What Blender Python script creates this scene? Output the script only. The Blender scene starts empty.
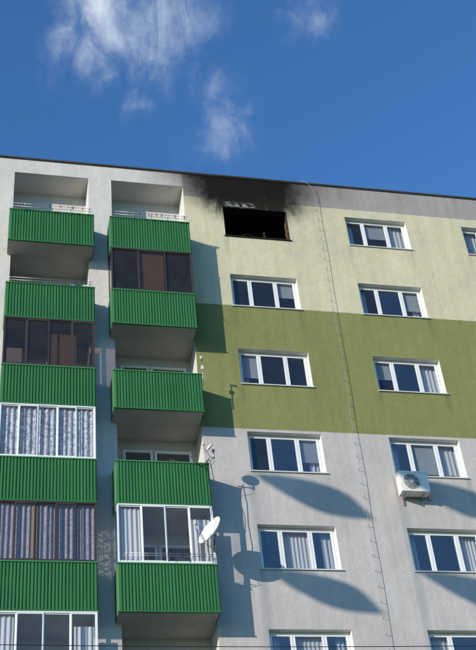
import bpy, math, random
from mathutils import Matrix, Vector
random.seed(7)
sc=bpy.context.scene
sc.view_settings.view_transform='Standard'; sc.view_settings.look='None'; sc.view_settings.exposure=0
GZ=-1.6; FY=24.743; PY=24.064; FL=2.8; BACK=25.6; ROOF=26.66
SUNV=Vector((-.95,-.68,.30)).normalized()

# ---------------------------------------------------------------- materials
def newmat(name):
    m=bpy.data.materials.new(name); m.use_nodes=True
    nt=m.node_tree; nt.nodes.clear()
    return m,nt,nt.nodes,nt.links
def N(nt,typ,**kw):
    n=nt.nodes.new(typ)
    for k,v in kw.items():
        if k in n.inputs.keys(): n.inputs[k].default_value=v
        else: setattr(n,k,v)
    return n
def math_(nt,op,a,b=None,c=None,clamp=False):
    n=nt.nodes.new('ShaderNodeMath'); n.operation=op; n.use_clamp=clamp
    for i,v in enumerate((a,b,c)):
        if v is None: continue
        if isinstance(v,(int,float)): n.inputs[i].default_value=v
        else: nt.links.new(v,n.inputs[i])
    return n.outputs[0]
def sstep(nt,v,lo,hi):
    n=nt.nodes.new('ShaderNodeMapRange'); n.interpolation_type='SMOOTHSTEP'
    nt.links.new(v,n.inputs['Value']); n.inputs['From Min'].default_value=lo; n.inputs['From Max'].default_value=hi
    return n.outputs['Result']
def mixc(nt,fac,a,b,mode='MIX'):
    n=nt.nodes.new('ShaderNodeMix'); n.data_type='RGBA'; n.blend_type=mode
    for idx,v in ((0,fac),(6,a),(7,b)):
        if isinstance(v,(int,float)): n.inputs[idx].default_value=v
        elif isinstance(v,tuple): n.inputs[idx].default_value=(*v,1) if len(v)==3 else v
        else: nt.links.new(v,n.inputs[idx])
    return n.outputs[2]
def noise(nt,vec,scale,detail=4,rough=.55,dist=0):
    n=nt.nodes.new('ShaderNodeTexNoise'); n.inputs['Scale'].default_value=scale
    n.inputs['Detail'].default_value=detail; n.inputs['Roughness'].default_value=rough; n.inputs['Distortion'].default_value=dist
    if vec is not None: nt.links.new(vec,n.inputs['Vector'])
    return n.outputs['Fac']
def scaled(nt,vec,s,rot=(0,0,0)):
    n=nt.nodes.new('ShaderNodeMapping'); n.inputs['Scale'].default_value=s; n.inputs['Rotation'].default_value=rot; nt.links.new(vec,n.inputs['Vector']); return n.outputs[0]
def simple(name,col,rough=.6,var=.15,scale=3,metal=0,bump=0,streak=0,spec=.5):
    m,nt,ns,lk=newmat(name)
    tc=N(nt,'ShaderNodeTexCoord'); v=tc.outputs['Object']
    f=noise(nt,v,scale,4)
    fac=math_(nt,'MULTIPLY_ADD',f,2*var,1-var)
    if streak:
        s=noise(nt,scaled(nt,v,(9,9,.5)),1.0,4)
        fac=math_(nt,'MULTIPLY',fac,math_(nt,'MULTIPLY_ADD',s,2*streak,1-streak))
    c=N(nt,'ShaderNodeCombineColor'); 
    for i in range(3): lk.new(math_(nt,'MULTIPLY',fac,float(col[i])),c.inputs[i])
    p=N(nt,'ShaderNodeBsdfPrincipled'); lk.new(c.outputs[0],p.inputs['Base Color'])
    p.inputs['Roughness'].default_value=rough; p.inputs['Metallic'].default_value=metal; p.inputs['Specular IOR Level'].default_value=spec
    if bump:
        b=N(nt,'ShaderNodeBump'); b.inputs['Strength'].default_value=bump; b.inputs['Distance'].default_value=.02
        lk.new(noise(nt,v,scale*12,3),b.inputs['Height']); lk.new(b.outputs[0],p.inputs['Normal'])
    o=N(nt,'ShaderNodeOutputMaterial'); lk.new(p.outputs[0],o.inputs[0]); return m

def facade_mat():
    m,nt,ns,lk=newmat('painted_render')
    tc=N(nt,'ShaderNodeTexCoord'); v=tc.outputs['Object']
    sp=N(nt,'ShaderNodeSeparateXYZ'); lk.new(v,sp.inputs[0]); x,y,z=sp.outputs
    z2=math_(nt,'ADD',z,math_(nt,'MULTIPLY_ADD',noise(nt,v,6,3),.03,-.015))
    cream=(.555,.51,.355); green=(.215,.222,.088); grey=(.475,.440,.415); band=(.32,.295,.28); white=(.57,.535,.50)
    c=mixc(nt,sstep(nt,z2,16.995,17.01),grey,green)
    c=mixc(nt,sstep(nt,z2,21.295,21.31),c,cream)
    c=mixc(nt,sstep(nt,z,25.665,25.675),c,band)
    c=mixc(nt,math_(nt,'SUBTRACT',1,sstep(nt,x,5.609,5.615)),c,white)
    n1=noise(nt,v,.55,4,.6); n2=noise(nt,v,4.5,5,.65); st=noise(nt,scaled(nt,v,(5,5,.22)),1.,5,.6)
    w=math_(nt,'MULTIPLY',math_(nt,'MULTIPLY_ADD',n1,.34,.83),math_(nt,'MULTIPLY_ADD',n2,.22,.89))
    w=math_(nt,'MULTIPLY',w,math_(nt,'MULTIPLY_ADD',st,.34,.83))
    def joint(val,period,off,wd):
        f=math_(nt,'PINGPONG',math_(nt,'ADD',val,off),period/2)
        return sstep(nt,f,0,wd)
    jz=joint(z,2.8,-21.30+2.8*10,.03); jx=joint(x,3.972,-9.84+3.972*6,.03)
    w=math_(nt,'MULTIPLY',w,math_(nt,'MULTIPLY_ADD',math_(nt,'MULTIPLY',jz,jx),.05,.95))
    fx=math_(nt,'PINGPONG',math_(nt,'ADD',x,-7.851+3.972*6),3.972/2)
    band1=math_(nt,'SUBTRACT',1,sstep(nt,math_(nt,'ABSOLUTE',math_(nt,'SUBTRACT',fx,1.02)),.02,.16))
    fz=math_(nt,'MODULO',math_(nt,'ADD',math_(nt,'SUBTRACT',24.084,z),28.0),2.8)
    run=math_(nt,'MULTIPLY',math_(nt,'SUBTRACT',1,sstep(nt,fz,.0,1.3)),sstep(nt,st,.38,.6))
    right=sstep(nt,x,5.7,5.8)
    w=math_(nt,'MULTIPLY',w,math_(nt,'SUBTRACT',1,math_(nt,'MULTIPLY',math_(nt,'MULTIPLY',math_(nt,'MULTIPLY',band1,run),right),.25)))
    cc=N(nt,'ShaderNodeCombineColor'); 
    for i in range(3): lk.new(w,cc.inputs[i])
    c=mixc(nt,1.0,c,cc.outputs[0],'MULTIPLY')
    # soot staining above the burnt opening
    nn=noise(nt,v,1.3,6,.62,.6); nf=noise(nt,scaled(nt,v,(3,3,1.2)),2.,6,.65)
    h=math_(nt,'MAXIMUM',math_(nt,'SUBTRACT',z,24.9),0)
    wd=math_(nt,'MULTIPLY_ADD',h,.35,.95)
    dx=math_(nt,'ABSOLUTE',math_(nt,'SUBTRACT',x,math_(nt,'MULTIPLY_ADD',h,-.10,7.80)))
    e=math_(nt,'DIVIDE',math_(nt,'SUBTRACT',dx,wd),1.0)
    e=math_(nt,'ADD',e,math_(nt,'MULTIPLY_ADD',nn,1.1,-.55))
    side=math_(nt,'SUBTRACT',1,sstep(nt,e,-.45,1.15))
    zz=math_(nt,'ADD',z,math_(nt,'MULTIPLY_ADD',nf,.8,-.4))
    up=sstep(nt,zz,24.5,25.45)
    s=math_(nt,'MULTIPLY',side,up)
    s=math_(nt,'MULTIPLY',s,math_(nt,'MULTIPLY_ADD',nf,.9,.66),clamp=True)
    px=math_(nt,'MULTIPLY',sstep(nt,x,6.85,6.98),math_(nt,'SUBTRACT',1,sstep(nt,x,7.7,7.95)))
    pz=math_(nt,'MULTIPLY',sstep(nt,z,25.36,25.39),math_(nt,'SUBTRACT',1,sstep(nt,z,25.46,25.62)))
    pn=sstep(nt,noise(nt,scaled(nt,v,(1,1,1.6)),5.5,5,.7),.48,.54)
    patch=math_(nt,'MULTIPLY',math_(nt,'MULTIPLY',px,pz),pn)
    e2=math_(nt,'SUBTRACT',1,sstep(nt,e,-.2,2.7)); hz=math_(nt,'MULTIPLY',math_(nt,'MULTIPLY',e2,sstep(nt,z,24.8,26.5)),.7)
    c=mixc(nt,hz,c,(.075,.058,.047))
    c=mixc(nt,math_(nt,'MULTIPLY',s,.98),c,(.010,.0085,.0075))
    c=mixc(nt,math_(nt,'MULTIPLY',patch,.6),c,(.42,.42,.43))
    p=N(nt,'ShaderNodeBsdfPrincipled'); lk.new(c,p.inputs['Base Color']); p.inputs['Roughness'].default_value=.95; p.inputs['Specular IOR Level'].default_value=.06
    b=N(nt,'ShaderNodeBump'); b.inputs['Strength'].default_value=.6; b.inputs['Distance'].default_value=.014
    hh=math_(nt,'ADD',noise(nt,v,45,2),math_(nt,'MULTIPLY',noise(nt,v,1.6,3),3.5)); lk.new(hh,b.inputs['Height']); lk.new(b.outputs[0],p.inputs['Normal'])
    o=N(nt,'ShaderNodeOutputMaterial'); lk.new(p.outputs[0],o.inputs[0]); return m

def glass_mat(name,tint=(.93,.95,.96),refl=.06,wob=.12,gain=1.5):
    # Schlick reflectance from the (two-sided) facing angle, thin pane: transparent + mirror
    m,nt,ns,lk=newmat(name)
    lw=N(nt,'ShaderNodeLayerWeight'); lw.inputs['Blend'].default_value=.5
    f5=math_(nt,'POWER',lw.outputs['Facing'],5.0)
    fr=math_(nt,'MULTIPLY_ADD',f5,.9,.045*gain+refl,clamp=True)
    tr=N(nt,'ShaderNodeBsdfTransparent'); tr.inputs[0].default_value=(*tint,1)
    gl=N(nt,'ShaderNodeBsdfGlossy'); gl.inputs['Roughness'].default_value=.02; gl.inputs[0].default_value=(1,1,1,1)
    tc=N(nt,'ShaderNodeTexCoord'); b=N(nt,'ShaderNodeBump'); b.inputs['Strength'].default_value=wob; b.inputs['Distance'].default_value=.02
    lk.new(noise(nt,tc.outputs['Object'],1.6,2),b.inputs['Height']); lk.new(b.outputs[0],gl.inputs['Normal'])
    dirt=noise(nt,tc.outputs['Object'],2.5,4)
    df=N(nt,'ShaderNodeBsdfDiffuse'); df.inputs[0].default_value=(.5,.5,.5,1)
    m1=N(nt,'ShaderNodeMixShader'); lk.new(math_(nt,'MULTIPLY',dirt,.05),m1.inputs[0]); lk.new(tr.outputs[0],m1.inputs[1]); lk.new(df.outputs[0],m1.inputs[2])
    m2=N(nt,'ShaderNodeMixShader'); lk.new(fr,m2.inputs[0])
    lk.new(m1.outputs[0],m2.inputs[1]); lk.new(gl.outputs[0],m2.inputs[2])
    o=N(nt,'ShaderNodeOutputMaterial'); lk.new(m2.outputs[0],o.inputs[0]); return m

def curtain_mat(name,col,lace=.3):
    m,nt,ns,lk=newmat(name)
    tc=N(nt,'ShaderNodeTexCoord'); v=tc.outputs['Object']
    f=sstep(nt,noise(nt,v,14,4,.7),.42,.6)
    folds=noise(nt,scaled(nt,v,(14,1,.3)),1.5,3)
    c=N(nt,'ShaderNodeCombineColor'); k=math_(nt,'MULTIPLY_ADD',folds,.7,.62)
    for i in range(3): lk.new(math_(nt,'MULTIPLY',k,float(col[i])),c.inputs[i])
    d=N(nt,'ShaderNodeBsdfDiffuse'); lk.new(c.outputs[0],d.inputs[0]); 
    tr=N(nt,'ShaderNodeBsdfTransparent'); bmx=N(nt,'ShaderNodeMixShader'); lk.new(math_(nt,'MULTIPLY',f,lace),bmx.inputs[0])
    lk.new(d.outputs[0],bmx.inputs[1]); lk.new(tr.outputs[0],bmx.inputs[2])
    o=N(nt,'ShaderNodeOutputMaterial'); lk.new((bmx if lace>0 else d).outputs[0],o.inputs[0]); return m

M={}
M['facade']=facade_mat()
M['loggia']=simple('loggia_plaster',(.62,.60,.57),.9,.10,1.2,bump=.3,streak=.12)
M['loggia_cream']=simple('loggia_backwall',(.52,.50,.475),.9,.10,1.2,bump=.3,streak=.1)
M['reveal']=simple('reveal_white',(.64,.63,.60),.85,.08,2,streak=.1)
M['slab']=simple('concrete_slab',(.45,.43,.405),.9,.25,2,bump=.4)
M['green']=simple('green_sheet',(.030,.145,.042),.5,.18,1.1,streak=.25,spec=.35)
M['greenrail']=simple('green_rail',(.05,.21,.07),.45,.1,2)
M['pvc']=simple('white_pvc',(.74,.74,.73),.35,.05,2)
M['sill']=simple('sill_sheet',(.58,.58,.58),.4,.1,3)
M['brown']=simple('brown_frame',(.045,.032,.027),.45,.15,4)
M['flash']=simple('roof_flashing',(.06,.056,.056),.5,.2,2)
M['glass']=glass_mat('window_glass',(.80,.83,.85),refl=.02)
M['glassblue']=glass_mat('window_glass_b',(.78,.82,.86),refl=.12)
M['glasslight']=glass_mat('balcony_glass',(.90,.92,.94),refl=.0,gain=1.2)
M['glassbrown']=glass_mat('balcony_glass_smoked',(.50,.42,.37),refl=.0,gain=.8)
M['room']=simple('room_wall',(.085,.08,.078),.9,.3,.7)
M['burnt']=simple('charred_room',(.010,.009,.009),.95,.4,3)
M['char']=simple('charred_wood',(.02,.015,.012),.9,.5,8)
M['rust']=simple('scorched_frame',(.15,.07,.04),.85,.4,6)
M['curtain']=curtain_mat('curtain_white',(.55,.55,.56),0)
M['lace']=curtain_mat('curtain_lace',(.56,.57,.62),.6)
M['lilac']=curtain_mat('curtain_lilac',(.30,.27,.31),.35)
M['blind']=simple('blind_tan',(.22,.14,.08),.8,.15,3)
M['blindg']=simple('blind_grey',(.34,.35,.36),.8,.1,3)
M['black']=simple('black_cable',(.012,.012,.013),.5,.1,3)
M['steel']=simple('galvanised_steel',(.40,.41,.42),.4,.15,6,metal=.7)
M['wire']=simple('conductor_wire',(.30,.30,.30),.5,.15,6,metal=.3)
M['acwhite']=simple('ac_casing',(.72,.70,.66),.45,.08,3,streak=.1)
M['acdark']=simple('ac_grille_dark',(.07,.07,.07),.6,.1,3)
M['dish']=simple('dish_paint',(.62,.62,.60),.5,.1,4,streak=.06)
M['clothA']=simple('cloth_blue',(.10,.16,.30),.9,.2,5)
M['clothB']=simple('cloth_white',(.6,.6,.6),.9,.1,5)
M['clothC']=simple('cloth_red',(.35,.06,.06),.9,.1,5)
M['asphalt']=simple('asphalt',(.05,.05,.052),.9,.25,2,bump=.4)
M['pave']=simple('paving',(.30,.29,.28),.9,.15,1.5,bump=.3)
M['grassm']=simple('grass_ground',(.05,.085,.025),.95,.35,.8,bump=.6)
M['roofing']=simple('roof_felt',(.09,.09,.09),.9,.2,1)
M['blocker']=simple('blocker_sheet',(.45,.45,.5),.9,.1,2)  # for the added, unseen sheets that only block sunlight

# ---------------------------------------------------------------- mesh builder
class MB:
    def __init__(s,name,parent=None): s.n=name;s.v=[];s.f=[];s.mi=[];s.mats=[];s.p=parent;s.sm=[]
    def m(s,k):
        if k not in s.mats: s.mats.append(k)
        return s.mats.index(k)
    def poly(s,pts,mat,smooth=False):
        b=len(s.v); s.v+= [tuple(p) for p in pts]; s.f.append(tuple(range(b,b+len(pts)))); s.mi.append(s.m(mat)); s.sm.append(smooth)
    def box(s,x0,x1,y0,y1,z0,z1,mat,skip=''):
        b=len(s.v); s.v+=[(x0,y0,z0),(x1,y0,z0),(x1,y1,z0),(x0,y1,z0),(x0,y0,z1),(x1,y0,z1),(x1,y1,z1),(x0,y1,z1)]
        F={'b':(0,3,2,1),'t':(4,5,6,7),'f':(0,1,5,4),'k':(2,3,7,6),'l':(3,0,4,7),'r':(1,2,6,5)}
        for k,f in F.items():
            if k in skip: continue
            s.f.append(tuple(b+i for i in f)); s.mi.append(s.m(mat)); s.sm.append(False)
    def tube(s,pts,r,mat,n=8,cap=True):
        pts=[Vector(p) for p in pts]; rings=[]
        for i,p in enumerate(pts):
            t=(pts[min(i+1,len(pts)-1)]-pts[max(i-1,0)]).normalized()
            a=t.cross(Vector((0,0,1)) if abs(t.z)<.9 else Vector((1,0,0))).normalized(); c=t.cross(a)
            b=len(s.v)
            for j in range(n):
                an=2*math.pi*j/n; s.v.append(tuple(p+a*(r*math.cos(an))+c*(r*math.sin(an))))
            rings.append(b)
        for q in range(len(rings)-1):
            for j in range(n):
                k=(j+1)%n; s.f.append((rings[q]+j,rings[q]+k,rings[q+1]+k,rings[q+1]+j)); s.mi.append(s.m(mat)); s.sm.append(True)
        if cap:
            for b,o in ((rings[0],1),(rings[-1],-1)):
                s.f.append(tuple(b+j for j in range(n))[::-o]); s.mi.append(s.m(mat)); s.sm.append(False)
    def done(s):
        me=bpy.data.meshes.new(s.n); me.from_pydata(s.v,[],s.f)
        for k in s.mats: me.materials.append(M[k])
        for i,p in enumerate(me.polygons): p.material_index=s.mi[i]; p.use_smooth=s.sm[i]
        me.update(); ob=bpy.data.objects.new(s.n,me); sc.collection.objects.link(ob)
        if s.p: ob.parent=s.p
        return ob
def empty(name,parent=None):
    e=bpy.data.objects.new(name,None); sc.collection.objects.link(e)
    if parent: e.parent=parent
    return e

# ---------------------------------------------------------------- building
B=empty('apartment_building')
XL,XR=-13.2,33.6
WX=[6.828+3.972*n for n in range(7)]; WW=2.046; WT=25.324; WH=1.24
WXL=[-3.2,-7.172,-11.144]
wins=[]; 
for x in WX+WXL:
    for k in range(9): wins.append((x,WT-FL*k-WH,x+WW,WT-FL*k,k))
LG=[(.43,2.66),(3.36,5.61)]
holes=[(a,c,b,d) for a,c,b,d,k in wins]+[(a,GZ,b,26.07) for a,b in LG]
xs=sorted(set([XL,XR]+[h[0] for h in holes]+[h[2] for h in holes])); zs=sorted(set([GZ,ROOF]+[round(h[1],4) for h in holes]+[round(h[3],4) for h in holes]))
w=MB('facade_wall',B)
for i in range(len(xs)-1):
    for j in range(len(zs)-1):
        cx=(xs[i]+xs[i+1])/2; cz=(zs[j]+zs[j+1])/2
        if any(h[0]<cx<h[2] and h[1]<cz<h[3] for h in holes): continue
        w.poly([(xs[i],FY,zs[j]),(xs[i+1],FY,zs[j]),(xs[i+1],FY,zs[j+1]),(xs[i],FY,zs[j+1])],'facade')
w.poly([(XR,FY,GZ),(XR,37,GZ),(XR,37,ROOF),(XR,FY,ROOF)],'facade')
w.poly([(XL,37,GZ),(XL,FY,GZ),(XL,FY,ROOF),(XL,37,ROOF)],'facade')
w.poly([(XR,37,GZ),(XL,37,GZ),(XL,37,ROOF),(XR,37,ROOF)],'facade')
w.poly([(XL,FY,ROOF),(XR,FY,ROOF),(XR,37,ROOF),(XL,37,ROOF)],'roofing')
w.done()
fl=MB('roof_flashing',B)
x=XL-.05
while x<XR:
    x2=min(x+2.0,XR+.05); d=random.uniform(-.005,.005)
    fl.box(x,x2-.006,FY-.05+d,FY+.35,ROOF+.004,ROOF+.055+d,'flash'); x=x2
fl.box(XL,XR,FY-.025,FY-.004,ROOF-.02,ROOF+.003,'flash')
fl.done()

# windows
wf=MB('window_frames',B); wg=MB('window_panes',B); wr=MB('window_reveals',B); wc=MB('window_curtains',B); ws=MB('window_sills',B)
RD=.17
def bar(mb,x0,x1,z0,z1,y0,y1,mat='pvc'): mb.box(x0,x1,y0,y1,z0,z1,mat)
def sash(mb,gl,x0,x1,z0,z1,y,fw=.055,mat='pvc',gmat='glass',d=.05):
    bar(mb,x0,x0+fw,z0,z1,y,y+d,mat); bar(mb,x1-fw,x1,z0,z1,y,y+d,mat)
    bar(mb,x0+fw,x1-fw,z0,z0+fw,y+.002,y+d-.002,mat); bar(mb,x0+fw,x1-fw,z1-fw,z1,y+.002,y+d-.002,mat)
    t=random.uniform(-.004,.004); t2=random.uniform(-.004,.004)
    gl.poly([(x0+fw,y+.025+t,z0+fw),(x1-fw,y+.025-t,z0+fw),(x1-fw,y+.025-t+t2,z1-fw),(x0+fw,y+.025+t+t2,z1-fw)],gmat)
def curtain(mb,x0,x1,z0,z1,y,mat,amp=.03,per=.16,ph=None):
    ph=random.random()*6 if ph is None else ph; n=max(8,int((x1-x0)/.02)); prev=None
    for i in range(n+1):
        xx=x0+(x1-x0)*i/n; yy=y+amp*math.sin(xx*2*math.pi/per+ph+.8*math.sin(xx*3+ph))
        if prev: mb.poly([(prev[0],prev[1],z0),(xx,yy,z0),(xx,yy,z1),(prev[0],prev[1],z1)],mat,True)
        prev=(xx,yy)
SPEC={}
SPEC[(0,1)]=['n','n','g']; SPEC[(0,2)]=['g','n','n']; SPEC[(0,3)]=['n','b','bg']; SPEC[(0,4)]=['b','c','b']; SPEC[(0,5)]=['b','c','b']
SPEC[(1,0)]=['n','g','c']; SPEC[(1,1)]=['n','b','g']; SPEC[(1,2)]=['g','b','c']; SPEC[(1,3)]=['b','g','c']; SPEC[(1,4)]=['b','b','c']; SPEC[(1,5)]=['c','b','b']
SPEC[(2,0)]=['c','b','n']; SPEC[(2,1)]=['c','n','n']
for (x0,z0,x1,z1,k) in wins:
    col=round((x0-WX[0])/3.972) if x0>0 else -1
    burnt=(col==0 and k==0)
    rm='reveal'
    yb=FY+RD if not burnt else FY+.30
    if burnt: rm='char'
    wr.poly([(x0,FY,z0),(x0,FY,z1),(x0,yb,z1),(x0,yb,z0)],rm); wr.poly([(x1,FY,z0),(x1,yb,z0),(x1,yb,z1),(x1,FY,z1)],rm)
    wr.poly([(x0,FY,z1),(x1,FY,z1),(x1,yb,z1),(x0,yb,z1)],rm); wr.poly([(x0,FY,z0),(x0,yb,z0),(x1,yb,z0),(x1,FY,z0)],rm)
    if burnt: continue
    ws.box(x0-.03,x1+.03,FY-.045,FY-.003,z0-.018,z0+.012,'sill'); ws.box(x0+.003,x1-.003,FY-.003,FY+RD-.003,z0+.003,z0+.012,'sill')
    y=FY+RD; o=.045
    bar(wf,x0,x0+o,z0,z1,y,y+.07); bar(wf,x1-o,x1,z0,z1,y,y+.07); bar(wf,x0+o,x1-o,z0,z0+o,y+.002,y+.068); bar(wf,x0+o,x1-o,z1-o,z1,y+.002,y+.068)
    fr=[0,.29,.69,1.0] if col>=0 else [0,.33,.66,1]
    iw=x1-x0-2*o; sp=SPEC.get((col,k),[random.choice(['n','n','c','b','g','bc']) for _ in range(3)])
    for i in range(3):
        a=x0+o+iw*fr[i]+.004; b=x0+o+iw*fr[i+1]-.004
        t=sp[i]
        sash(wf,wg,a,b,z0+o+.004,z1-o-.004,y-.012,gmat='glassblue' if 'b' in t else 'glass')
        if 'c' in t: curtain(wc,a-.02,b+.02,z0+.0,z1,y+.15,'curtain',.014,.10+.05*random.random())
        if 'g' in t:
            zb=z1-random.uniform(.55,1.0)
            zz=z1-.03
            while zz>zb: wc.box(a+.03,b-.03,y+.085,y+.088,zz-.023,zz,'blindg'); zz-=.027
    if random.random()<.6: curtain(wc,x0+.05,x0+.32,z0,z1,y+.2,'curtain',.02,.12)
    if random.random()<.5: curtain(wc,x1-.32,x1-.05,z0,z1,y+.2,'curtain',.02,.12)
    if random.random()<.5:
        for q in range(3):
            xx=random.uniform(x0+.2,x1-.3); hh=random.uniform(.1,.25); wc.box(xx,xx+.12,y+.1,y+.22,z0+.05,z0+.05+hh,random.choice(['blindg','clothA','clothC','blind','green']))
wf.done(); wg.done(); wr.done(); wc.done(); ws.done()
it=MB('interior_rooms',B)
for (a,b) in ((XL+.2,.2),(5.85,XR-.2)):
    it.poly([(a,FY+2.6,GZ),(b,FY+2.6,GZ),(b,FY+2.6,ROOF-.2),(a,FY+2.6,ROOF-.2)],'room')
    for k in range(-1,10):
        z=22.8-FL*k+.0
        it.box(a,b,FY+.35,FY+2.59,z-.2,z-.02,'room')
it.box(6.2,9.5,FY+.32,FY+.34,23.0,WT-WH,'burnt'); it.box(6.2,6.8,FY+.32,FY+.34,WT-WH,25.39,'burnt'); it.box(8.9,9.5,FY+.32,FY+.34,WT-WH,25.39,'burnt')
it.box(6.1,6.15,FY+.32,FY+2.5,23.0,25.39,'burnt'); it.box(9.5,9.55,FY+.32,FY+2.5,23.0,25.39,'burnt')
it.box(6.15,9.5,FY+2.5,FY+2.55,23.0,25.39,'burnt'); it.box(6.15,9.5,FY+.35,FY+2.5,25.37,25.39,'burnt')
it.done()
bw=MB('burnt_window_frame',B)
x0,z0,x1,z1=WX[0],WT-WH,WX[0]+WW,WT
y=FY+.13
def rough(xa,xb,za,zb,mat,n=10,vert=False):
    for i in range(n):
        if vert:
            a=za+(zb-za)*i/n; b=za+(zb-za)*(i+1)/n; d=random.uniform(-.015,.015)
            bw.box(xa+d,xb+d,y+d*.5,y+.05,a,b-.001,mat)
        else:
            a=xa+(xb-xa)*i/n; b=xa+(xb-xa)*(i+1)/n; d=random.uniform(-.015,.015)
            bw.box(a,b-.001,y+d*.5,y+.05,za+d,zb+d,mat)
rough(x0+.01,x1-.01,z0,z0+.05,'char'); rough(x1-.06,x1-.012,z0+.06,z1-.35,'rust',9,True)
rough(x0+.012,x0+.05,z0+.06,z1-.1,'char',9,True)
rough(x0+1.25,x0+1.30,z0+.06,z0+.4,'char',5,True)
bw.box(x0-.04,x1+.04,FY-.05,FY-.003,z0-.026,z0-.004,'char')
bw.tube([(x0+.3,y,z0+.05),(x0+.75,y+.03,z0+.30),(x0+1.1,y+.05,z0+.2)],.012,'char')
for i in range(9):
    xx=x0+.05+i*.22+random.uniform(-.08,.08); L=random.uniform(.02,.09)
    bw.poly([(xx,FY-.01,z1+.02),(xx+.07,FY-.012,z1+.01),(xx+.04+random.uniform(-.03,.03),FY-.02,z1-L)],'burnt')
bw.done()

# loggias
lg=MB('loggia_interior',B); sl=MB('balcony_slabs',B); gl=MB('loggia_glass',B); dr=MB('loggia_doors',B)
for li,(a,b) in enumerate(LG):
    lg.poly([(a,FY,GZ),(a,FY,26.07),(a,BACK,26.07),(a,BACK,GZ)],'loggia')
    lg.poly([(b,FY,GZ),(b,BACK,GZ),(b,BACK,26.07),(b,FY,26.07)],'loggia')
    lg.poly([(a,BACK,GZ),(b,BACK,GZ),(b,BACK,26.07),(a,BACK,26.07)],'loggia_cream')
    lg.poly([(a,FY,26.07),(b,FY,26.07),(b,BACK,26.07),(a,BACK,26.07)],'loggia')
    for k in range(0,9):
        zf=22.8-FL*k
        pa,pb=(.345,2.735) if li==0 else (3.225,5.555)
        sl.box(a+.003,b-.003,FY,BACK-.003,zf-.15,zf,'slab'); sl.box(pa,pb,PY+.06,FY-.002,zf-.15,zf,'slab')
        yy=BACK-.05
        xa=a+.25
        for (u0,u1,v0) in ((xa,xa+.8,zf+.08),(xa+.84,xa+1.85,zf+.85)):
            sash(dr,gl,u0,u1,v0,zf+2.32,yy-.01,.07,'pvc','glassblue',.05)
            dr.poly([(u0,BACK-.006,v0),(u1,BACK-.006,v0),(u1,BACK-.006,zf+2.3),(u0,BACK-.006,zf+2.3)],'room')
lg.done(); sl.done(); dr.done()

def parapet(li,k):
    x0,x1=(.326,2.75) if li==0 else (3.2035,5.575)
    zt=23.847-FL*k; zb=zt-1.232
    p=MB('balcony_parapet',B)
    n=30; per=(x1-x0-.04)/n; d=.022
    def ribs(pt,n,per):
        prof=[(0,0),(.28,0),(.42,1),(.86,1),(1.0,0)]
        P=[]
        for i in range(n):
            for u,vv in prof[:-1]: P.append(((i+u)*per,vv*d+random.uniform(-.0012,.0012)))
        P.append((n*per,0))
        for i in range(len(P)-1):
            a,b=P[i],P[i+1]
            p.poly([pt(a[0],a[1],zb+.03),pt(b[0],b[1],zb+.03),pt(b[0],b[1],zt-.03),pt(a[0],a[1],zt-.03)],'green')
    ribs(lambda s,o,z:(x0+.02+s,PY+.025-o,z),n,per)
    m=8; pm=(FY-PY-.03)/m
    ribs(lambda s,o,z:(x0+.022-o,FY-.004-s,z),m,pm); ribs(lambda s,o,z:(x1-.022+o,PY+.03+s,z),m,pm)
    p.box(x0,x1,PY-.012,PY+.05,zt-.032,zt,'greenrail'); p.box(x0,x0+.05,PY+.05,FY-.003,zt-.032,zt-.001,'greenrail'); p.box(x1-.05,x1,PY+.05,FY-.003,zt-.032,zt-.001,'greenrail')
    p.box(x0,x1,PY-.006,PY+.05,zb,zb+.032,'green')
    p.box(x0+.03,x1-.03,PY+.04,PY+.052,zb+.03,zt-.03,'greenrail')
    for zz in (zb+.22,zt-.22):
        for i in range(0,n,5): p.box(x0+.02+(i+.6)*per,x0+.034+(i+.6)*per,PY-.004,PY+.002,zz,zz+.014,'steel')
    p.done()
for k in range(0,8):
    for li in (0,1): parapet(li,k)

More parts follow.
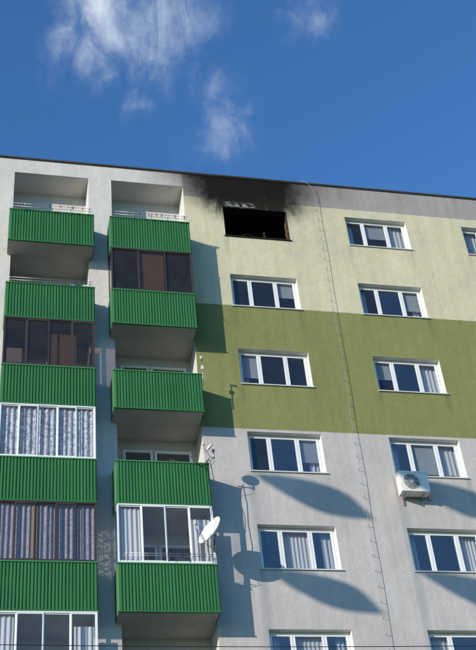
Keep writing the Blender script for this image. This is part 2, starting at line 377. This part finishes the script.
def glazing(li,k,style):
    x0,x1=(.345,2.73) if li==0 else (3.222,5.555)
    zb=23.847-FL*k+.003; zt=22.615-FL*(k-1)-.004
    fm,gm,n={'brown':('brown','glassbrown',4),'brown3':('brown','glassbrown',3),'lace':('pvc','glasslight',5),'lilac':('brown','glasslight',5),'white':('pvc','glasslight',4)}[style]
    g=MB('balcony_glazing',B)
    y=PY+.0; t=.035
    g.box(x0,x1,y,y+.05,zb,zb+t,fm); g.box(x0,x1,y,y+.05,zt-t,zt,fm)
    wd=(x1-x0)/n
    g.box(x0,x0+t,y+.001,y+.049,zb+t,zt-t,fm); g.box(x1-t,x1,y+.001,y+.049,zb+t,zt-t,fm)
    for i in range(n):
        a=x0+wd*i+(.03 if i==0 else 0); b=x0+wd*(i+1)-(.03 if i==n-1 else 0); off=.004 if i%2 else .026
        sash(g,g,a,b,zb+t,zt-t,y+off,.026 if style!='brown' else .034,fm,gm,.02)
    for xx in (x0,x1-.03):
        g.box(xx,xx+.03,y+.06,y+.09,zb,zt,fm); g.box(xx,xx+.03,FY-.04,FY-.004,zb,zt,fm)
        g.box(xx,xx+.03,y+.09,FY-.04,zt-.04,zt,fm); g.box(xx,xx+.03,y+.09,FY-.04,zb,zb+.04,fm)
        sm=gm if (style not in('brown3','lace') or xx==x0) else fm  # unseen right side made opaque here, added to keep the balcony shadow unbroken
        g.poly([(xx+.015,y+.09,zb+.04),(xx+.015,FY-.04,zb+.04),(xx+.015,FY-.04,zt-.04),(xx+.015,y+.09,zt-.04)],sm)
    if style=='lace': curtain(g,x0+.03,x1-.03,zb+.02,zt-.06,y+.10,'lace',.022,.14)
    if style=='lilac':
        curtain(g,x0+.03,x0+1.25,zb+.02,zt-.06,y+.10,'lilac',.025,.13); curtain(g,x0+1.1,x1-.03,zb+.02,zt-.06,y+.13,'lilac',.025,.13)
        curtain(g,x0+.85,x0+1.05,zb+.02,zt-.06,y+.08,'blind',.01,.1)
    if style=='brown3': g.box(x0+wd+.05,x0+2*wd-.05,y+.08,y+.083,zb+.1,zt-.12,'blind')
    if style=='brown': 
        g.box(x0+.1,x0+wd*.9,y+.45,y+.46,zb+.0,zt-.7,'blindg')
        g.box(x0+2*wd+.05,x0+3.2*wd,y+.20,y+.21,zb,zt-.35,'blind')
    if style=='white': curtain(g,x0+.03,x0+.55,zb+.02,zt-.06,y+.11,'curtain',.015,.12); curtain(g,x1-.5,x1-.05,zb+.02,zt-.25,y+.25,'curtain',.015,.12)
    g.done()
for a in ((0,2,'brown'),(0,3,'lace'),(0,4,'lilac'),(0,5,'white'),(0,6,'brown'),(1,1,'brown3'),(1,4,'white'),(1,6,'white')): glazing(*a)
gl.done()

# ---------------------------------------------------------------- small things
def clothes_line(li,k,items,h=.16):
    x0,x1=(.4,2.68) if li==0 else (3.35,5.5)
    c=MB('clothes_drying_rack'); zt=23.847-FL*k
    for yy in (PY-.03,PY-.14): c.tube([(x0,yy,zt+h*.5),(x1,yy,zt+h*.5)],.006,'steel',6)
    for i in range(5):
        xx=x0+.08+(x1-x0-.16)*i/4
        c.tube([(xx,PY+.03,zt-.02),(xx,PY+.02,zt+h*.5),(xx,PY-.16,zt+h*.5)],.007,'steel',6)
    for i in range(items):
        xx=random.uniform(x0+.1,x1-.1); L=random.uniform(.04,.10)
        c.box(xx,xx+.02,PY-.145,PY-.135,zt+h*.5-L,zt+h*.5+.03,random.choice(['clothB','clothA','black','black']))
    return c
c=clothes_line(1,0,18); c.done()
c=clothes_line(0,0,16); c.done()
c=clothes_line(0,1,0,.1)
for i in range(7):
    xx=1.35+i*.18; zt=23.847-FL; c.box(xx,xx+.12,PY+.12+.02*(i%2),PY+.135+.02*(i%2),zt-.1,zt+.12+.05*random.random(),random.choice(['clothA','clothB','black','lilac']))
c.done()
c=clothes_line(1,4,4,.34)
c.done()

# air conditioner
ac=empty('air_conditioner')
a=MB('casing',ac); X0,X1,Y0,Y1,Z0,Z1=10.72,11.50,24.34,24.64,15.0,15.59
a.box(X0,X1,Y0,Y1,Z0,Z1,'acwhite'); a.box(X0-.012,X1+.012,Y0-.012,Y1+.012,Z1-.04,Z1+.008,'acwhite'); a.box(X1-.16,X1-.157+.155,Y0-.006,Y0-.001,Z0+.02,Z1-.06,'acwhite')
cx,cz,R=X0+.30,(Z0+Z1)/2-.01,.225
def disc(mb,cx,y,cz,r,mat,n=32): mb.poly([(cx+r*math.cos(2*math.pi*i/n),y,cz+r*math.sin(2*math.pi*i/n)) for i in range(n)],mat)
disc(a,cx,Y0-.004,cz,R,'acdark')
for rr in (.06,.09,.12,.15,.18,.205,.228): a.tube([(cx+rr*math.cos(2*math.pi*i/28),Y0-.02,cz+rr*math.sin(2*math.pi*i/28)) for i in range(29)],.004,'acwhite',5,False)
for i in range(8):
    an=math.pi*i/4; a.tube([(cx,Y0-.02,cz),(cx+.23*math.cos(an),Y0-.018,cz+.23*math.sin(an))],.005,'acwhite',5)
disc(a,cx,Y0-.027,cz,.05,'acwhite',16); a.done()
br=MB('bracket',ac)
for xx in (X0+.12,X1-.15):
    br.box(xx,xx+.035,Y0+.02,FY-.003,Z0-.045,Z0-.004,'steel'); br.box(xx,xx+.035,FY-.035,FY-.003,Z0-.22,Z0-.046,'steel')
br.tube([(X1+.0,Y1-.05,Z0+.12),(X1+.08,Y1-.03,Z0+.05),(X1+.10,FY-.02,Z0-.05),(X1+.10,FY-.02,Z0+.35)],.018,'acwhite',8)
br.done()

# satellite dishes
def dish(cx,cy,cz,R,n,mountz,bx,by):
    e=empty('satellite_dish'); n=Vector(n).normalized()
    a=n.cross(Vector((0,0,1))).normalized(); b=a.cross(n).normalized(); C=Vector((cx,cy,cz))
    d=MB('reflector',e)
    for side,off in ((0,0),(1,-.012)):
        for i in range(0,9):
            r=R*i/8; h=.32*r*r/R
            for j in range(28):
                an=2*math.pi*j/28; p=C+n*(h-.32*R*.5+off)+a*(r*.93*math.cos(an))+b*(r*math.sin(an)); d.v.append(tuple(p))
    for s in (0,1):
        o=s*9*28
        for i in range(8):
            for j in range(28):
                k=(j+1)%28; f=(o+i*28+j,o+i*28+k,o+(i+1)*28+k,o+(i+1)*28+j)
                d.f.append(f); d.mi.append(d.m('dish')); d.sm.append(True)
    for j in range(28):
        k=(j+1)%28; d.f.append((8*28+j,8*28+k,17*28+k,17*28+j)); d.mi.append(0); d.sm.append(False)
    d.done()
    m=MB('arm_and_mount',e)
    low=C-b*(R*.95)+n*(.1*R); lnb=C+n*(R*1.15)-b*(R*.35)
    m.tube([low,lnb],.010,'steel',6); m.tube([lnb-n*.05,lnb+n*.04],.026,'dish',10); m.tube([C-n*.1,C-n*.16],.04,'steel',10)
    bk=C-n*.14; m.tube([bk,(bk.x,bk.y,mountz)],.018,'steel',8); m.tube([(bk.x,bk.y,mountz+.05),(bx,by,mountz+.02)],.018,'steel',8)
    m.tube([lnb,lnb-Vector((0,0,.15)),low-Vector((0,0,.05)),(bk.x,bk.y,mountz-.1),(bx-.05,by,mountz-.3)],.006,'black',5)
    m.done()
dish(5.42,23.80,13.36,.40,(-.78,-.42,.42),12.95,5.5,PY+.02)
dish(5.56,23.86,15.78,.15,(-.8,-.3,.5),15.48,5.5,PY+.02)
an=MB('antenna_mast')
an.tube([(5.60,PY+.02,17.9),(5.60,PY+.02,18.72)],.012,'steel',8); an.tube([(5.60,PY+.02,18.70),(5.56,PY-.1,18.74)],.03,'dish',10)
an.box(5.57,5.63,PY-.01,PY+.05,18.40,18.52,'dish'); an.done()
cb=MB('antenna_cable')
cb.tube([(5.60,PY-.03,15.6),(5.40,PY-.05,15.30),(5.22,PY-.05,15.40),(5.10,PY-.04,15.6)],.010,'black',5)
cb.tube([(5.60,PY-.02,15.5),(5.64,PY-.03,15.0),(5.60,PY-.04,14.4),(5.66,PY-.03,13.8),(5.5,PY-.04,13.0)],.010,'black',5)
cb.tube([(5.52,PY-.03,15.45),(5.46,PY-.04,15.0),(5.53,PY-.04,14.6),(5.50,PY-.04,14.2),(5.44,PY-.03,13.9)],.008,'black',5)
cb.done()

# lightning conductor with stand-off clamps
lc=MB('lightning_conductor')
pts=[(9.35,FY+.2,ROOF+.13),(9.52,FY-.05,ROOF+.10),(9.72,FY-.11,ROOF-.05),(9.88,FY-.12,ROOF-.35)]
z=26.0
while z>GZ: pts.append((9.89-.012*(26-z)+.010*math.sin(z*1.7),FY-.12+.006*math.sin(z*2.3),z)); z-=.5
lc.tube(pts,.006,'wire',6)
z=25.9
while z>0:
    xx=9.89-.012*(26-z); lc.box(xx-.005,xx+.005,FY-.125,FY-.002,z-.005,z+.005,'wire'); z-=.42
lc.done()

ow=MB('overhead_cable')
P=[]
for i in range(41):
    t=i/40; xx=-16+t*38; P.append((xx,12,5.28+.0022*(xx-3)**2))
ow.tube(P,.0045,'black',6); ow.done()
for xx in (-16,22):
    po=MB('utility_pole'); zt=5.31+.0022*(xx-3)**2+.6
    po.tube([(xx,12.0,GZ),(xx,12.0,zt-3),(xx,12.0,zt)],.13,'slab',14); po.box(xx-.5,xx+.5,11.95,12.05,zt-.65,zt-.55,'steel'); po.tube([(xx,12,zt-.55),(xx,12,zt-.4)],.05,'dish',10)
    po.done()

# added out-of-view sheets on thin poles, shaped to cast shadows on the lower storeys
DY=11.0; off=SUNV*(DY/abs(SUNV.y))
def blocker_leaf(mb,ox,oz,sx=1,sz=1):
    top=[(0,0),(.8,-.02),(1.7,-.20),(2.4,-.50),(2.95,-1.15)]; bot=[(2.3,-1.12),(1.6,-.98),(.9,-.62),(.4,-.28)]
    def cr(pts,n=6):
        out=[]
        for i in range(len(pts)-1):
            p0=pts[max(i-1,0)];p1=pts[i];p2=pts[i+1];p3=pts[min(i+2,len(pts)-1)]
            for j in range(n):
                t=j/n; out.append(tuple(.5*((2*p1[q])+(-p0[q]+p2[q])*t+(2*p0[q]-5*p1[q]+4*p2[q]-p3[q])*t*t+(-p0[q]+3*p1[q]-3*p2[q]+p3[q])*t**3) for q in (0,1)))
        return out
    loop=cr(top)+cr([top[-1]]+bot+[top[0]])
    mb.poly([(ox+u*sx+off.x,FY+off.y,oz+v*sz+off.z) for u,v in loop],'blocker')
for ci,ox in enumerate((6.85,10.85)):
    f=MB('shadow_blocker'); px=ox+off.x-.02; py=FY+off.y
    f.tube([(px,py,GZ),(px,py,15.6+off.z)],.014,'steel',8)
    blocker_leaf(f,ox,15.60,1.06,1.1); blocker_leaf(f,ox,12.88,1.0,1.0)
    f.done()

# ---------------------------------------------------------------- ground
def sheet(name,x0,x1,y0,y1,z,mat):
    g=MB(name); g.poly([(x0,y0,z),(x1,y0,z),(x1,y1,z),(x0,y1,z)],mat); return g.done()
sheet('ground',-600,600,-600,600,GZ-.02,'grassm')
sheet('road',-200,200,-6,4,GZ-.012,'asphalt')
g=MB('pavement'); g.box(-200,200,4,7,GZ-.02,GZ+.10,'pave'); g.box(-200,200,3.85,4-.003,GZ-.02,GZ+.11,'slab'); g.done()
g=MB('road_markings')
for i in range(-20,20): g.poly([(i*6,-1.06,GZ-.008),(i*6+3,-1.06,GZ-.008),(i*6+3,-.94,GZ-.008),(i*6,-.94,GZ-.008)],'clothB')
g.done()

# ---------------------------------------------------------------- world
el=math.asin(SUNV.z); rotz=math.atan2(SUNV.x,SUNV.y)
wd=bpy.data.worlds.new("World"); sc.world=wd; wd.use_nodes=True; nt=wd.node_tree; nt.nodes.clear(); lk=nt.links
sky=nt.nodes.new('ShaderNodeTexSky'); sky.sky_type='NISHITA'; sky.sun_disc=False; sky.sun_elevation=el; sky.sun_rotation=rotz%(2*math.pi)
sky.air_density=1.0; sky.dust_density=.2; sky.ozone_density=2.5
tc=nt.nodes.new('ShaderNodeTexCoord'); v=tc.outputs['Generated']
wn=nt.nodes.new('ShaderNodeTexNoise'); wn.inputs['Scale'].default_value=18; wn.inputs['Detail'].default_value=5; lk.new(v,wn.inputs['Vector'])
vm=nt.nodes.new('ShaderNodeVectorMath'); vm.operation='MULTIPLY_ADD'; lk.new(wn.outputs['Color'],vm.inputs[0]); vm.inputs[1].default_value=(.07,.07,.07); vm.inputs[2].default_value=(-.035,-.035,-.035)
va=nt.nodes.new('ShaderNodeVectorMath'); va.operation='ADD'; lk.new(v,va.inputs[0]); lk.new(vm.outputs[0],va.inputs[1])
blobs=[((.0600,.6091,.7905),.038,.85),((.0820,.5801,.8100),.044,1.),((.1220,.5827,.8018),.044,.95),((.1450,.5678,.8075),.038,.75),((.115,.604,.788),.034,.55),((.1860,.6376,.7466),.038,.72),((.172,.615,.770),.030,.45),((.2406,.547,.8018),.026,.65),((.103,.636,.765),.026,.65)]
tot=None
for c,r,a in blobs:
    d=nt.nodes.new('ShaderNodeVectorMath'); d.operation='DISTANCE'; lk.new(va.outputs[0],d.inputs[0]); d.inputs[1].default_value=c
    mm=math_(nt,'MULTIPLY',math_(nt,'SUBTRACT',1,sstep(nt,d.outputs['Value'],0,r*1.4)),a)
    tot=mm if tot is None else math_(nt,'MAXIMUM',tot,mm)
f1=noise(nt,va.outputs[0],24,9,.6,.7)
f2=noise(nt,scaled(nt,v,(34,14,14),(0,.5,.2)),1.0,7,.6,.8)
ff=math_(nt,'MULTIPLY_ADD',f2,.5,math_(nt,'MULTIPLY',f1,.5))
dens=math_(nt,'MULTIPLY',tot,sstep(nt,math_(nt,'MULTIPLY_ADD',tot,.18,ff),.44,.90))
dens=math_(nt,'MULTIPLY',dens,.95,clamp=True)
tint=mixc(nt,1.0,sky.outputs[0],(.80,1.38,1.95),'MULTIPLY')
cl=mixc(nt,dens,tint,(6.4,7.1,8.0))
bg=nt.nodes.new('ShaderNodeBackground'); bg.inputs[1].default_value=.122; lk.new(cl,bg.inputs[0])
wo=nt.nodes.new('ShaderNodeOutputWorld'); lk.new(bg.outputs[0],wo.inputs[0])

sl_=bpy.data.lights.new('sun','SUN'); sl_.energy=4.8; sl_.angle=math.radians(.5); sl_.color=(1,.91,.78)
so=bpy.data.objects.new('sun',sl_); sc.collection.objects.link(so); so.rotation_euler=SUNV.to_track_quat('Z','Y').to_euler()

# ---------------------------------------------------------------- camera
cd=bpy.data.cameras.new('camera'); cam=bpy.data.objects.new('camera',cd); sc.collection.objects.link(cam); sc.camera=cam
r=Vector((.9758,-.2009,-.0858))
fw=Vector((.2098,.7518,.6251)).normalized(); r=(r-fw*r.dot(fw)).normalized(); u=r.cross(fw)
cam.matrix_world=Matrix(((r.x,u.x,-fw.x,0),(r.y,u.y,-fw.y,0),(r.z,u.z,-fw.z,0),(0,0,0,1)))
cd.sensor_fit='HORIZONTAL'; cd.sensor_width=36; cd.lens=36*1150/476; cd.clip_end=3000; cd.clip_start=.1
